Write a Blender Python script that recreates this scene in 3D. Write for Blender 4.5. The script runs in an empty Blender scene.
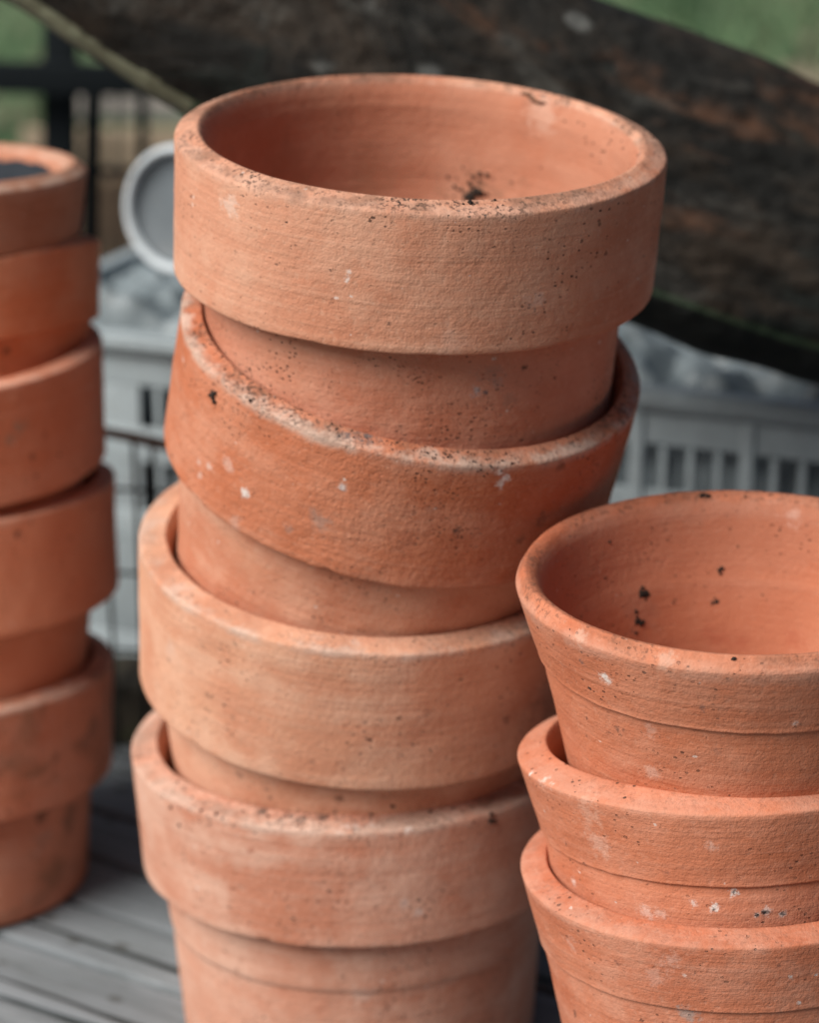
import bpy, bmesh, math, random
import numpy as np
from mathutils import Vector, Matrix, noise
from mathutils.bvhtree import BVHTree
random.seed(7); rng = np.random.default_rng(7)
S = bpy.context.scene
COL = S.collection

# ------------------------------------------------------------------ camera
PITCH = 0.331214; CAM_Z = 0.6449; FPX = 2400.0; W, H = 819.0, 1023.0
cam_d = bpy.data.cameras.new('camera'); cam = bpy.data.objects.new('camera', cam_d); COL.objects.link(cam)
cam.location = (0, 0, CAM_Z); cam.rotation_euler = (math.pi/2 - PITCH, 0, 0)
cam_d.sensor_fit = 'HORIZONTAL'; cam_d.sensor_width = 36; cam_d.lens = FPX/W*36
cam_d.clip_start = .05; cam_d.clip_end = 200
cam_d.dof.use_dof = True; cam_d.dof.focus_distance = .93; cam_d.dof.aperture_fstop = 7.6
S.camera = cam
# ------------------------------------------------------------------ sky, sun, exposure
SUN_EL, SUN_AZ = math.radians(44), math.radians(-122)      # from the left and a little in front; azimuth from +Y towards +X
wd = bpy.data.worlds.new("World"); S.world = wd; wd.use_nodes = True
nt = wd.node_tree; bg = nt.nodes['Background']
sky = nt.nodes.new('ShaderNodeTexSky'); sky.sky_type = 'NISHITA'; sky.sun_disc = False
sky.sun_elevation = SUN_EL; sky.sun_rotation = SUN_AZ; sky.dust_density = 4.0; sky.air_density = .7; sky.ozone_density = .6
nt.links.new(sky.outputs[0], bg.inputs[0]); bg.inputs[1].default_value = 0.05
sd = bpy.data.lights.new('sun', 'SUN'); sd.energy = 5.0; sd.angle = math.radians(42); sd.color = (1, .965, .905)
sun = bpy.data.objects.new('sun', sd); COL.objects.link(sun)
sdir = Vector((math.sin(SUN_AZ)*math.cos(SUN_EL), math.cos(SUN_AZ)*math.cos(SUN_EL), math.sin(SUN_EL)))
sun.rotation_euler = sdir.to_track_quat('Z', 'Y').to_euler()
S.view_settings.view_transform = 'Standard'; S.view_settings.look = 'None'; S.view_settings.gamma = 1
S.view_settings.exposure = -0.06

# ------------------------------------------------------------------ helpers
def ray(px, py):
    x = (px-W/2)/FPX; y = -(py-H/2)/FPX
    c, s = math.cos(PITCH), math.sin(PITCH)
    return Vector((x, c+y*s, -s+y*c))
def at_z(px, py, z=0):
    d = ray(px, py); t = (z-CAM_Z)/d.z; return Vector((0, 0, CAM_Z))+d*t
def at_y(px, py, y):
    d = ray(px, py); return Vector((0, 0, CAM_Z))+d*(y/d.y)
def mesh_obj(name, verts, faces, mat, parent=None, smooth=True):
    me = bpy.data.meshes.new(name); me.from_pydata([tuple(v) for v in verts], [], faces); me.update()
    if smooth: me.polygons.foreach_set('use_smooth', [True]*len(me.polygons))
    o = bpy.data.objects.new(name, me); COL.objects.link(o)
    if mat: me.materials.append(mat)
    if parent: o.parent = parent
    return o
def bm_obj(name, bm, mat, parent=None, smooth=False, bevel=0):
    me = bpy.data.meshes.new(name); bmesh.ops.recalc_face_normals(bm, faces=bm.faces); bm.to_mesh(me); bm.free()
    o = bpy.data.objects.new(name, me); COL.objects.link(o); me.materials.append(mat)
    if smooth: me.polygons.foreach_set('use_smooth', [True]*len(me.polygons))
    if bevel:
        m = o.modifiers.new('bevel', 'BEVEL'); m.width = bevel; m.segments = 3; m.limit_method = 'ANGLE'
        me.polygons.foreach_set('use_smooth', [True]*len(me.polygons))
    if parent: o.parent = parent
    return o
def tag(o, label, cat, group=None):
    o['label'] = label; o['category'] = cat
    if group: o['group'] = group
    return o
def empty(name, label, cat, loc=(0, 0, 0), rot=(0, 0, 0), group=None):
    o = bpy.data.objects.new(name, None); COL.objects.link(o); o.location = loc; o.rotation_euler = rot
    o.empty_display_size = .02
    return tag(o, label, cat, group)
def add_box(bm, x0, x1, y0, y1, z0, z1):
    v = [bm.verts.new(p) for p in ((x0,y0,z0),(x1,y0,z0),(x1,y1,z0),(x0,y1,z0),(x0,y0,z1),(x1,y0,z1),(x1,y1,z1),(x0,y1,z1))]
    for f in ((0,3,2,1),(4,5,6,7),(0,1,5,4),(1,2,6,5),(2,3,7,6),(3,0,4,7)): bm.faces.new([v[i] for i in f])
def add_tube(bm, pts, r, n=10):
    pts = [Vector(p) for p in pts]; rings = []
    rr = r if isinstance(r, (list, tuple)) else [r]*len(pts)
    for i, p in enumerate(pts):
        d = (pts[min(i+1, len(pts)-1)]-pts[max(i-1, 0)]).normalized()
        u = d.orthogonal().normalized() if i == 0 else (u-d*u.dot(d)).normalized(); v = d.cross(u)
        rings.append([bm.verts.new(p+(u*math.cos(2*math.pi*k/n)+v*math.sin(2*math.pi*k/n))*rr[i]) for k in range(n)])
    for a, b in zip(rings, rings[1:]):
        for k in range(n): bm.faces.new((a[k], a[(k+1) % n], b[(k+1) % n], b[k]))
    bm.faces.new(rings[0][::-1]); bm.faces.new(rings[-1])

# ------------------------------------------------------------------ node helpers
class N:
    def __init__(s, name):
        s.m = bpy.data.materials.new(name); s.m.use_nodes = True; s.t = s.m.node_tree; s.p = s.t.nodes['Principled BSDF']
        s.tc = s.t.nodes.new('ShaderNodeTexCoord'); s.obj = s.tc.outputs['Object']
    def n(s, typ, **kw):
        x = s.t.nodes.new(typ)
        for k, v in kw.items(): setattr(x, k, v)
        return x
    def lk(s, a, b): s.t.links.new(a, b)
    def val(s, sock, v):
        if isinstance(v, bpy.types.NodeSocket): s.lk(v, sock)
        else: sock.default_value = v
    def map(s, scale=(1,1,1), loc=(0,0,0), rot=(0,0,0), src=None):
        x = s.n('ShaderNodeMapping'); s.lk(src or s.obj, x.inputs[0]); x.inputs['Scale'].default_value = scale
        x.inputs['Location'].default_value = loc; x.inputs['Rotation'].default_value = rot; return x.outputs[0]
    def noise(s, vec, scale, detail=4, rough=.55, dist=0):
        x = s.n('ShaderNodeTexNoise'); s.lk(vec, x.inputs['Vector']); x.inputs['Scale'].default_value = scale
        x.inputs['Detail'].default_value = detail; x.inputs['Roughness'].default_value = rough; x.inputs['Distortion'].default_value = dist
        return x.outputs[0]
    def vor(s, vec, scale, feature='F1', rand=1):
        x = s.n('ShaderNodeTexVoronoi', feature=feature); s.lk(vec, x.inputs['Vector']); x.inputs['Scale'].default_value = scale
        x.inputs['Randomness'].default_value = rand; return x.outputs[0], x.outputs[1] if feature != 'DISTANCE_TO_EDGE' else None
    def ramp(s, f, a, b, c0=0., c1=1.):      # smooth map of a..b onto c0..c1
        x = s.n('ShaderNodeMapRange'); x.interpolation_type = 'SMOOTHSTEP'; s.lk(f, x.inputs[0])
        for i, v in enumerate((a, b, c0, c1)): x.inputs[i+1].default_value = v
        return x.outputs[0]
    def math(s, op, a, b=0., c=None, clamp=False):
        x = s.n('ShaderNodeMath', operation=op); x.use_clamp = clamp; s.val(x.inputs[0], a); s.val(x.inputs[1], b)
        if c is not None: s.val(x.inputs[2], c)
        return x.outputs[0]
    def mix(s, f, a, b, mode='MIX'):
        x = s.n('ShaderNodeMix', data_type='RGBA', blend_type=mode); s.val(x.inputs[0], f)
        for i, c in ((6, a), (7, b)):
            if isinstance(c, tuple) and len(c) == 3: c = (*c, 1)
            s.val(x.inputs[i], c)
        return x.outputs[2]
    def bump(s, h, dist, strength=1, prev=None):
        x = s.n('ShaderNodeBump'); s.lk(h, x.inputs['Height']); x.inputs['Distance'].default_value = dist; x.inputs['Strength'].default_value = strength
        if prev: s.lk(prev, x.inputs['Normal'])
        return x.outputs[0]
    def out(s, color, rough=.9, normal=None, spec=.2):
        s.val(s.p.inputs['Base Color'], (*color, 1) if isinstance(color, tuple) else color); s.val(s.p.inputs['Roughness'], rough)
        s.p.inputs['Specular IOR Level'].default_value = spec
        if normal: s.lk(normal, s.p.inputs['Normal'])
        return s.m

def terracotta(name, seed, base, pale, deep, pale_amt=.4, pits=.5, rim_z=0., lip=.009, rim_dirt=.5, rim_pale=.4, spots=(), rough_grain=1., stain=0., h=.06):
    """unglazed clay in the pot's own coordinates (z = 0 at the mouth, negative downwards)"""
    g = N(name); o = g.map(loc=(seed*3.7, seed*1.9, seed*.7)); sep = g.n('ShaderNodeSeparateXYZ'); g.lk(g.obj, sep.inputs[0]); z = sep.outputs[2]
    big = g.noise(o, 9, 5, .6, .4); med = g.noise(o, 32, 6, .65); fine = g.noise(o, 420, 3, .6); grain = g.noise(o, 1150, 2, .6)
    bands = g.noise(g.map(scale=(7, 7, 320), loc=(seed, 0, 0)), 1, 4, .65)
    wide = g.noise(g.map(scale=(5, 5, 60), loc=(seed, 2, 0)), 1, 3, .6)
    c = g.mix(g.ramp(big, .38, .64), base, deep)
    c = g.mix(g.math('MULTIPLY', g.ramp(g.math('ADD', med, g.math('MULTIPLY', wide, .5)), .62, .92), pale_amt), c, pale)
    c = g.mix(g.math('MULTIPLY', g.ramp(bands, .5, .72), .22*pale_amt+.10), c, pale)
    c = g.mix(g.ramp(bands, .46, .28, 0, .18), c, deep)
    c = g.mix(g.ramp(fine, .56, .72, 0, .28), c, deep); c = g.mix(g.ramp(fine, .44, .3, 0, .25), c, pale)
    # rusty and dark freckles where grit burnt or fell out
    def freckle(scale, keep, size, off):
        d, col = g.vor(g.map(scale=(1, 1, 1.5), loc=(off, seed, off)), scale)
        sx = g.n('ShaderNodeSeparateColor'); g.lk(col, sx.inputs[0])
        jag = g.math('ADD', d, g.math('ADD', g.math('MULTIPLY', g.math('SUBTRACT', fine, .5), .34), g.math('MULTIPLY', g.math('SUBTRACT', grain, .5), .22)))
        on = g.math('LESS_THAN', sx.outputs[0], keep)
        sz = g.math('MULTIPLY', sx.outputs[1], size)
        return g.math('MULTIPLY', g.ramp(g.math('DIVIDE', jag, g.math('ADD', sz, .02)), .75, 1.0, 1, 0), on), sx.outputs[2]
    f1, t1 = freckle(95, .13*pits, .12, 1.3); f2, t2 = freckle(260, .34*pits, .30, 5.1); f3, t3 = freckle(480, .6*pits, .42, 8.8)
    clump = g.ramp(g.noise(o, 26, 3, .6), .48, .62)
    f2 = g.math('MULTIPLY', f2, g.math('ADD', g.math('MULTIPLY', clump, .8), .2)); f3 = g.math('MULTIPLY', f3, clump)
    pit = g.math('MAXIMUM', f1, g.math('MAXIMUM', f2, f3))
    c = g.mix(g.math('MULTIPLY', pit, g.math('ADD', g.math('MULTIPLY', t1, .5), .45)), c, (.055, .03, .022))
    # small pale lime flecks
    f4, t4 = freckle(150, .06+.1*pale_amt, .16, 12.2)
    c = g.mix(g.math('MULTIPLY', f4, .7), c, (.72, .6, .54))
    if stain:
        st = g.ramp(g.noise(g.map(loc=(seed*9, 1, 4)), 22, 5, .6, .5), .52, .68); c = g.mix(g.math('MULTIPLY', st, stain), c, (.17, .10, .06))
    # the handled, dirty lip: chalky bloom on its outer edge, soil grit on its top
    lipn = g.noise(o, 60, 5, .7)
    zz = g.math('ADD', z, g.math('MULTIPLY', g.math('SUBTRACT', lipn, .5), .008))
    bloom = g.math('MULTIPLY', g.math('MULTIPLY', g.ramp(zz, -lip-.004, -lip+.0005), g.ramp(zz, -lip*.15, -lip*.6)), g.ramp(g.noise(o, 42, 4, .7), .34, .6))
    c = g.mix(g.math('MULTIPLY', bloom, rim_pale), c, (.60, .44, .36))
    gr = g.math('MULTIPLY', g.ramp(zz, -.0065, -.0015), g.ramp(g.noise(o, 520, 3, .7), .50, .60))
    gr = g.math('MULTIPLY', gr, g.ramp(g.noise(o, 24, 4, .65), .40, .62))
    c = g.mix(g.math('MULTIPLY', gr, rim_dirt), c, (.045, .032, .026))
    film = g.math('MULTIPLY', g.ramp(zz, -.006, -.001), g.ramp(g.noise(o, 36, 4, .7), .42, .62))
    c = g.mix(g.math('MULTIPLY', film, rim_dirt*.6), c, (.17, .095, .065))
    ins = g.n('ShaderNodeAttribute', attribute_name='inner_wall'); inner_mottle = g.ramp(g.math('ADD', g.noise(o, 20, 5, .65), g.math('MULTIPLY', wide, .4)), .42, .80, .15, .62)
    c = g.mix(g.math('MULTIPLY', ins.outputs['Fac'], inner_mottle), c, (.44, .165, .095))  # mottled darker brown over the inner walls
    # individual marks: (x, y, z, radius, colour, strength)
    bumpy = None
    for (sx_, sy_, sz_, r, colr, k) in spots:
        v = g.n('ShaderNodeVectorMath', operation='DISTANCE'); g.lk(g.obj, v.inputs[0]); v.inputs[1].default_value = (sx_, sy_, sz_)
        d = g.math('ADD', v.outputs['Value'], g.math('MULTIPLY', g.math('SUBTRACT', g.noise(g.obj, 1.1/r, 6, .8), .5), r*4.5))
        c = g.mix(g.ramp(d, r*.2, r*1.1, k, 0), c, colr)
    hgt = g.math('ADD', g.math('MULTIPLY', fine, .9), g.math('MULTIPLY', grain, .45))
    b = g.bump(hgt, .00045*rough_grain, 1)
    b = g.bump(g.math('ADD', g.math('MULTIPLY', bands, .7), g.math('MULTIPLY', wide, 1.0)), .0010, .55, b)
    b = g.bump(g.math('ADD', g.noise(o, 30, 1, .5), g.math('MULTIPLY', g.noise(o, 190, 3, .6), .35*rough_grain)), .0016, .6, b)
    b = g.bump(g.math('SUBTRACT', 1, pit), .0007, 1, b)
    return g.out(c, g.ramp(med, .3, .7, .8, .95), b, .22)

# ------------------------------------------------------------------ the setting: deck boards, lawn
def mat_board():
    g = N('weathered_board'); oi = g.n('ShaderNodeObjectInfo')
    at = g.n('ShaderNodeAttribute', attribute_name='tone'); off = g.n('ShaderNodeCombineXYZ'); g.lk(at.outputs['Fac'], off.inputs[0]); g.lk(at.outputs['Fac'], off.inputs[1])
    v = g.n('ShaderNodeVectorMath', operation='MULTIPLY_ADD'); g.lk(off.outputs[0], v.inputs[0]); v.inputs[1].default_value = (31, 17, 5); g.lk(g.obj, v.inputs[2])
    v = v.outputs[0]
    streak = g.noise(g.map(scale=(3, 90, 20), src=v), 1, 6, .7, .6); fine = g.noise(g.map(scale=(14, 420, 60), src=v), 1, 4, .7)
    blot = g.noise(g.map(scale=(5, 12, 5), src=v), 1, 5, .65)
    c = g.mix(g.ramp(streak, .33, .7), (.165, .185, .20), (.25, .278, .298))
    c = g.mix(g.ramp(fine, .5, .75, 0, .4), c, (.13, .145, .155))
    c = g.mix(g.ramp(blot, .48, .70, 0, .6), c, (.12, .135, .135))
    gr2 = g.noise(g.map(scale=(9, 240, 40), loc=(7, 1, 2), src=v), 1, 5, .75); c = g.mix(g.ramp(gr2, .42, .3, 0, .6), c, (.36, .39, .41)); c = g.mix(g.ramp(gr2, .58, .66, 0, .6), c, (.06, .07, .075))
    crack = g.ramp(g.noise(g.map(scale=(2.4, 60, 5), loc=(3, 2, 1), src=v), 1, 3, .6, .3), .60, .64)
    c = g.mix(crack, c, (.04, .045, .045))
    d, cl = g.vor(g.map(scale=(1, 1.6, 1), src=v), 26); c = g.mix(g.ramp(d, .10, .16, .7, 0), c, (.07, .07, .065))
    b = g.bump(g.math('SUBTRACT', g.math('ADD', streak, g.math('MULTIPLY', fine, .5)), g.math('MULTIPLY', crack, 2)), .0018, .9)
    return g.out(c, .85, b, .2)
# the boards run the way the joints do in the photograph
p0, p1 = at_z(0, 934), at_z(177, 991); ang = math.atan2(p1.y-p0.y, p1.x-p0.x)
bw = .050
def deck():
    vs, fs, tone = [], [], []
    ca, sa = math.cos(ang), math.sin(ang)
    nrm = Vector((-sa, ca, 0)); t0 = p0.dot(nrm)
    k = 0
    for i in range(-18, 34):
        y0 = t0+i*bw+.0026; y1 = t0+(i+1)*bw-.0026; zt = random.uniform(-.0012, .0006)
        tn = random.random(); b = .0018
        prof = [(y0, -.03), (y0, zt-b), (y0+b*.3, zt-b*.3), (y0+b, zt), (y1-b, zt), (y1-b*.3, zt-b*.3), (y1, zt-b), (y1, -.03)]
        n = len(vs)
        for x in (-2.6, 2.6):
            for (yy, zz) in prof: vs.append((x, yy, zz)); tone.append(tn)
        for j in range(7): fs.append((n+j, n+8+j, n+9+j, n+1+j))
    o = mesh_obj('deck_floor', vs, fs, mat_board(), smooth=False); o.rotation_euler.z = ang; o['kind'] = 'structure'
    a = o.data.attributes.new('tone', 'FLOAT', 'POINT'); a.data.foreach_set('value', tone)
deck()
def mat_lawn():
    g = N('lawn_soil'); n = g.noise(g.obj, 2.2, 5, .6); f = g.noise(g.obj, 30, 4, .7)
    c = g.mix(g.ramp(n, .46, .56), (.05, .095, .05), (.30, .25, .18)); c = g.mix(g.ramp(f, .4, .7, 0, .5), c, (.05, .08, .035))
    return g.out(c, .95, g.bump(f, .02))
gm = bmesh.new(); bmesh.ops.create_grid(gm, x_segments=60, y_segments=60, size=60)
for v in gm.verts: v.co.z = .03*noise.noise(v.co*.8)
ld = bm_obj('lawn_ground', gm, mat_lawn(), smooth=True); ld.location = (0, 55, -.16); ld['kind'] = 'structure'
def grass():
    g = N('grass_blade'); at = g.n('ShaderNodeAttribute', attribute_name='tone')
    c = g.mix(at.outputs['Fac'], (.05, .12, .055), (.19, .28, .15)); m = g.out(c, .6, None, .3)
    vs, fs, tn = [], [], []
    for i in range(26000):
        y = 1.95+(random.random()**1.3)*7.5; x = random.uniform(-1, 1)*(.55+y*.28)
        if noise.noise(Vector((x*1.5, y*1.1, 3.1))) < -.06: continue
        h = random.uniform(.04, .13); a = random.uniform(0, 6.28); w = random.uniform(.003, .007)
        dx, dy = math.cos(a)*w, math.sin(a)*w; lx, ly = random.gauss(0, .4)*h, random.gauss(0, .4)*h; n = len(vs)
        z = -.165
        vs += [(x-dx, y-dy, z), (x+dx, y+dy, z), (x+lx*.5+dx*.7, y+ly*.5+dy*.7, z+h*.6), (x+lx*.5-dx*.7, y+ly*.5-dy*.7, z+h*.6), (x+lx*1.4, y+ly*1.4, z+h)]
        fs += [(n, n+1, n+2, n+3), (n+3, n+2, n+4)]; tn += [random.random()]*5
    o = mesh_obj('grass', vs, fs, m, smooth=False); o['kind'] = 'stuff'; tag(o, 'green grass growing on the ground beyond the deck', 'grass')
    a = o.data.attributes.new('tone', 'FLOAT', 'POINT'); a.data.foreach_set('value', tn)
grass()

# ------------------------------------------------------------------ pots
# x, y, z of the mouth's centre, tilt x, tilt y, R, collar height, collar foot / R, body / R, lip width, lip drop, taper
POTS = {
'A1': (0.0051, 1.0410, 0.4614, 0.1018, 0.0487, 0.1066, 0.0632, 0.9988, 0.8750, 0.0128, 0.0033, 0.0304),
'A2': (0.0021, 1.0470, 0.3693, 0.2436, 0.1919, 0.1049, 0.0673, 0.9881, 0.9140, 0.0102, 0.0027, 0.0968),
'A3': (-0.0188, 1.0735, 0.2630, 0.1273, 0.0576, 0.1091, 0.0730, 0.9921, 0.9050, 0.0144, 0.0018, 0.1400),
'A4': (-0.0271, 1.0890, 0.1552, -0.0284, -0.0095, 0.1109, 0.0635, 0.9676, 0.8780, 0.0147, 0.0030, 0.0850),
'R1': (0.1349, 0.9147, 0.3069, 0.0319, -0.0214, 0.0918, 0.0348, 0.9093, 0.8890, 0.0100, 0.0052, 0.2000),
'R2': (0.1343, 0.9221, 0.2289, -0.1345, -0.0429, 0.0894, 0.0378, 0.9036, 0.8850, 0.0139, 0.0048, 0.1255),
'R3': (0.1375, 0.9112, 0.1811, -0.0779, -0.0554, 0.0905, 0.0343, 0.9307, 0.9140, 0.0126, 0.0032, 0.1616),
'L1': (-0.2701, 1.2672, 0.4058, -0.0515, 0.0155, 0.0979, 0.0375, 0.9550, 0.9150, 0.0130, 0.0044, 0.3000),
'L2': (-0.2719, 1.2749, 0.3489, -0.1911, -0.1669, 0.1035, 0.0458, 0.9284, 0.8832, 0.0104, 0.0044, 0.2000),
'L3': (-0.2638, 1.2507, 0.3090, -0.0006, -0.0348, 0.0982, 0.0656, 0.9715, 0.8500, 0.0107, 0.0021, 0.1500),
'L4': (-0.2637, 1.2542, 0.2296, -0.0889, -0.0493, 0.1011, 0.0651, 0.9745, 0.8235, 0.0104, 0.0021, 0.1510),
'L5': (-0.2648, 1.2443, 0.1293, -0.0792, -0.0094, 0.0977, 0.0651, 0.9712, 0.8555, 0.0122, 0.0021, 0.0795),
}
def frame(k):
    q = POTS[k]; a = Vector((math.sin(q[4]), -math.sin(q[3]), 1)).normalized()
    u = (Vector((1, 0, 0))-a*a.x).normalized(); v = a.cross(u)
    m = Matrix((u, v, a)).transposed().to_4x4(); m.translation = Vector(q[:3]); return m
def lerp_prof(pts, step):
    out = []
    for (a, b) in zip(pts, pts[1:]):
        n = max(1, int(math.ceil(math.dist(a, b)/step)))
        out += [(a[0]+(b[0]-a[0])*i/n, a[1]+(b[1]-a[1])*i/n) for i in range(n)]
    return out+[pts[-1]]
def bez(p0, p1, p2, n=6):
    return [((1-t)**2*p0[0]+2*t*(1-t)*p1[0]+t*t*p2[0], (1-t)**2*p0[1]+2*t*(1-t)*p1[1]+t*t*p2[1]) for t in [i/n for i in range(n+1)]]
def lathe(prof, seg, seed, amp, mtx, chip=0., zfoot=None, wob=1.):
    vs = []; th = [2*math.pi*k/seg for k in range(seg)]
    ph = random.uniform(0, 6.28); ph2 = random.uniform(0, 6.28)
    for (r, z) in prof:
        for t in th:
            c, s = math.cos(t), math.sin(t)
            w = 1+wob*(.0030*math.sin(2*t+seed)+.0016*math.sin(3*t+seed*2.3))
            p = Vector((c*r, s*r, z)); dr = amp*(noise.noise(p*22+Vector((seed, 0, 0)))*1.3+noise.noise(p*75+Vector((0, seed, 0)))*.55)
            dz = 0
            if chip and zfoot is not None and abs(z-zfoot) < .0035:
                e = noise.noise(Vector((c*r*170, s*r*170, seed*3))); e2 = noise.noise(Vector((c*r*60, s*r*60, seed)))
                f = 1-abs(z-zfoot)/.0035
                dz = f*chip*(.0002*e+.0003*e2+.0016*max(0, e2-.38)*2.5)
            rr = max(0.0005, r*w+dr) if r > .004 else r
            vs.append(Vector((c*rr, s*rr, z+dz+amp*.35*noise.noise(Vector((c*r*12, s*r*12, seed+7))))))
    n = len(prof); fs = [(i*seg+k, i*seg+(k+1) % seg, (i+1)*seg+(k+1) % seg, (i+1)*seg+k) for i in range(n-1) for k in range(seg)]
    return vs, fs
BV = {}
def build_pot(key, nxt, label, group, seed, mat_fn, seg=384, smooth_in=False, amp=.00045, length=None, step=.0016, lipshape=.85, groove=None, chip=1., foot=.004, mat_body=None):
    X, Y, Z, tx, ty, R, h, kb, kbd, w, d, tp = POTS[key]; M = frame(key)
    if length is None:
        if nxt: length = (Z-POTS[nxt][2])+POTS[nxt][6]*.93
        else: length = Z+.004
    rb = R*kbd; rf = rb-tp*(length-h); t = .0085; Ri = R-w
    under = min(.0018, (R*kb-rb)*.4, .0016)
    # outside of the rim band, over the lip, down its inner face
    band = [(rb-.0004, -h+.0002), (R*kb-under-.0008, -h+.0002)]+bez((R*kb-under, -h), (R*kb, -h), (R*kb, -h+.0016), 4)
    ch = Vector((R-w*lipshape, 0))-Vector((R, -d)); lip = bez((R, -d-.0012), (R, -d), (R+ch.x*.16, -d+ch.y*.16), 4)+bez((R+ch.x*.6, -d+ch.y*.6), (R+ch.x*.85, -d*.12), (R-w*lipshape, 0), 4)+bez((R-w*lipshape, 0), (Ri+.0012, .0000), (Ri-.0012, -.0075), 10)[1:]
    ht = h*.97; rti = rb-t
    if smooth_in: rti = min(Ri-.003-.16*ht, rb-.003)
    inner = [(Ri-.0022, -.013), (Ri-.0026-(.10*(ht-.022) if smooth_in else 0), -ht+.012)]+(bez((Ri-.0028-.10*(ht-.020), -ht+.010), (Ri-.0036-.10*(ht-.016), -ht+.003), (rti, -ht-.004), 6) if smooth_in else bez((Ri-.0030, -ht+.010), (Ri-.0036, -ht), (min(rti, Ri-.0045), -ht-.004), 6))
    rimp = lerp_prof(band+lip[:-1]+[lip[-1]]+inner, step)
    body = [(rb-.0002, -h+.004), (rb, -h-.0005)]
    if groove:
        for gz in groove: body += [(rb-tp*gz*.999, -h-gz+.0012), (rb-tp*gz-.0009, -h-gz), (rb-tp*gz-.0011, -h-gz-.001)]
    body += [(rf+foot*tp, -length+foot+.004)]+bez((rf+.0001, -length+foot), (rf-.0008, -length), (rf-foot, -length), 5)
    body += [(.012, -length), (.012, -length+.008)]
    fr = rti if smooth_in else min(rti, Ri-.0045); fb = max(.02, rf-t)
    body += [(fb-.012, -length+.010)]+bez((fb-.010, -length+.010), (fb, -length+.010), (fb+.0005, -length+.022), 6)+[(fr, -ht-.0035)]
    bodyp = lerp_prof(body, step*1.7)
    vs1, fs1 = lathe(rimp, seg, seed, amp, M, chip, -h); vs2, fs2 = lathe(bodyp, seg, seed, amp, M)
    Mi = M.inverted()
    for vs in (vs1, vs2):
        for i, v in enumerate(vs):
            p = M@v
            if p.z < .0008: p.z = .0008; vs[i] = Mi@p
    base = M@Vector((0, 0, -length)); T = Matrix.Translation((0, 0, length))
    e = empty('terracotta_pot', label, 'flower pot', group=group)
    e.matrix_world = M@Matrix.Translation((0, 0, -length))
    # faces of the rim run outside-up, so they already look outwards
    BV[key] = BVHTree.FromPolygons([M@v for v in vs1]+[M@v for v in vs2], fs1+[tuple(i+len(vs1) for i in f) for f in fs2])
    m = mat_fn
    o1 = mesh_obj('rim_band', vs1, fs1, m, e); o2 = mesh_obj('pot_body', vs2, [f[::-1] for f in fs2], mat_body or m, e)
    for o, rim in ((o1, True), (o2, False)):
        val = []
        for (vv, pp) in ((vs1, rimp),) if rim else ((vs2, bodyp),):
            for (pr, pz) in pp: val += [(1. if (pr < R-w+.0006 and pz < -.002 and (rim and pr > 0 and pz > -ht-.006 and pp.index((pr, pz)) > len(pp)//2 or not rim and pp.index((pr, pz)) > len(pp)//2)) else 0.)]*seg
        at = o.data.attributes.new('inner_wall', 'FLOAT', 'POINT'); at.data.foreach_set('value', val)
    for o in (o1, o2): o.matrix_parent_inverse = Matrix.Identity(4); o.location = (0, 0, length)
    return e, (o1, o2)
def hit(key, px, py):
    d = ray(px, py).normalized(); r = BV[key].ray_cast(Vector((0, 0, CAM_Z)), d); return r[0], r[1]
def pre(key, marks, analytic=True):
    """marks given where they sit in the photograph -> pot coordinates on the collar or body surface"""
    M = frame(key); Mi = M.inverted(); X, Y, Z, tx, ty, R, h, kb, kbd, w, d, tp = POTS[key]; out = []
    o = Mi@Vector((0, 0, CAM_Z))
    for (px, py, r, colr, k) in marks:
        dd = Mi.to_3x3()@ray(px, py); best = None
        for (ra, rb_, z0, z1, near) in ((R*kb, R, -h, 0, True), (R*kbd-.05*tp, R*kbd, -h-.05, -h, True)):
            z = o.z
            for t in [i*.0005+.6 for i in range(1600)]:
                p = o+dd*t
                if z1 >= p.z >= z0:
                    rr = ra+(rb_-ra)*(p.z-z0)/(z1-z0)
                    if p.x*p.x+p.y*p.y < rr*rr: best = p if best is None or t < best_t else best; best_t = t if best is p else best_t; break
        if best is not None: out.append((best.x, best.y, best.z, r, colr, k))
    return out
def pre_in(key, marks):
    M = frame(key); Mi = M.inverted(); X, Y, Z, tx, ty, R, h, kb, kbd, w, d, tp = POTS[key]; o = Mi@Vector((0, 0, CAM_Z)); out = []
    for (px, py, r, colr, k) in marks:
        dd = Mi.to_3x3()@ray(px, py)
        for i in range(3000):
            p = o+dd*(.7+i*.0003)
            if p.z < -.004 and p.y > 0 and math.hypot(p.x, p.y) > R-w-.003+.16*p.z:
                out.append((p.x, p.y, p.z, r, colr, k)); break
    return out
WH = (.78, .74, .70); DK = (.03, .025, .025); GY = (.30, .25, .22)
clayA1 = dict(base=(.59,.275,.175), pale=(.69,.43,.31), deep=(.51,.20,.115))
GA = 'terracotta pots nested in the tall middle stack'; GR = 'terracotta pots nested in the right stack'; GL = 'terracotta pots nested in the blurred left stack'
sA1 = pre('A1', [(347,280,.0016,WH,.6),(349,272,.0013,WH,.5),(194,197,.0013,WH,.45),(193,204,.0012,WH,.45),(232,205,.006,(.70,.55,.47),.5),(346,175,.001,DK,.0),
   (536,300,.005,(.66,.46,.38),.45),(452,345,.009,(.66,.42,.33),.3),(582,241,.0011,DK,.85),(237,252,.0013,DK,.6),(330,270,.0009,DK,.7),(389,324,.001,DK,.7),
   (477,392,.0028,(.45,.42,.42),.7),(486,393,.0016,(.12,.11,.12),.8),(498,382,.004,(.42,.30,.26),.4),(524,368,.0018,DK,.75),(510,400,.005,(.33,.20,.15),.4),(492,372,.006,(.36,.24,.19),.4),(555,378,.001,DK,.7)])
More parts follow.
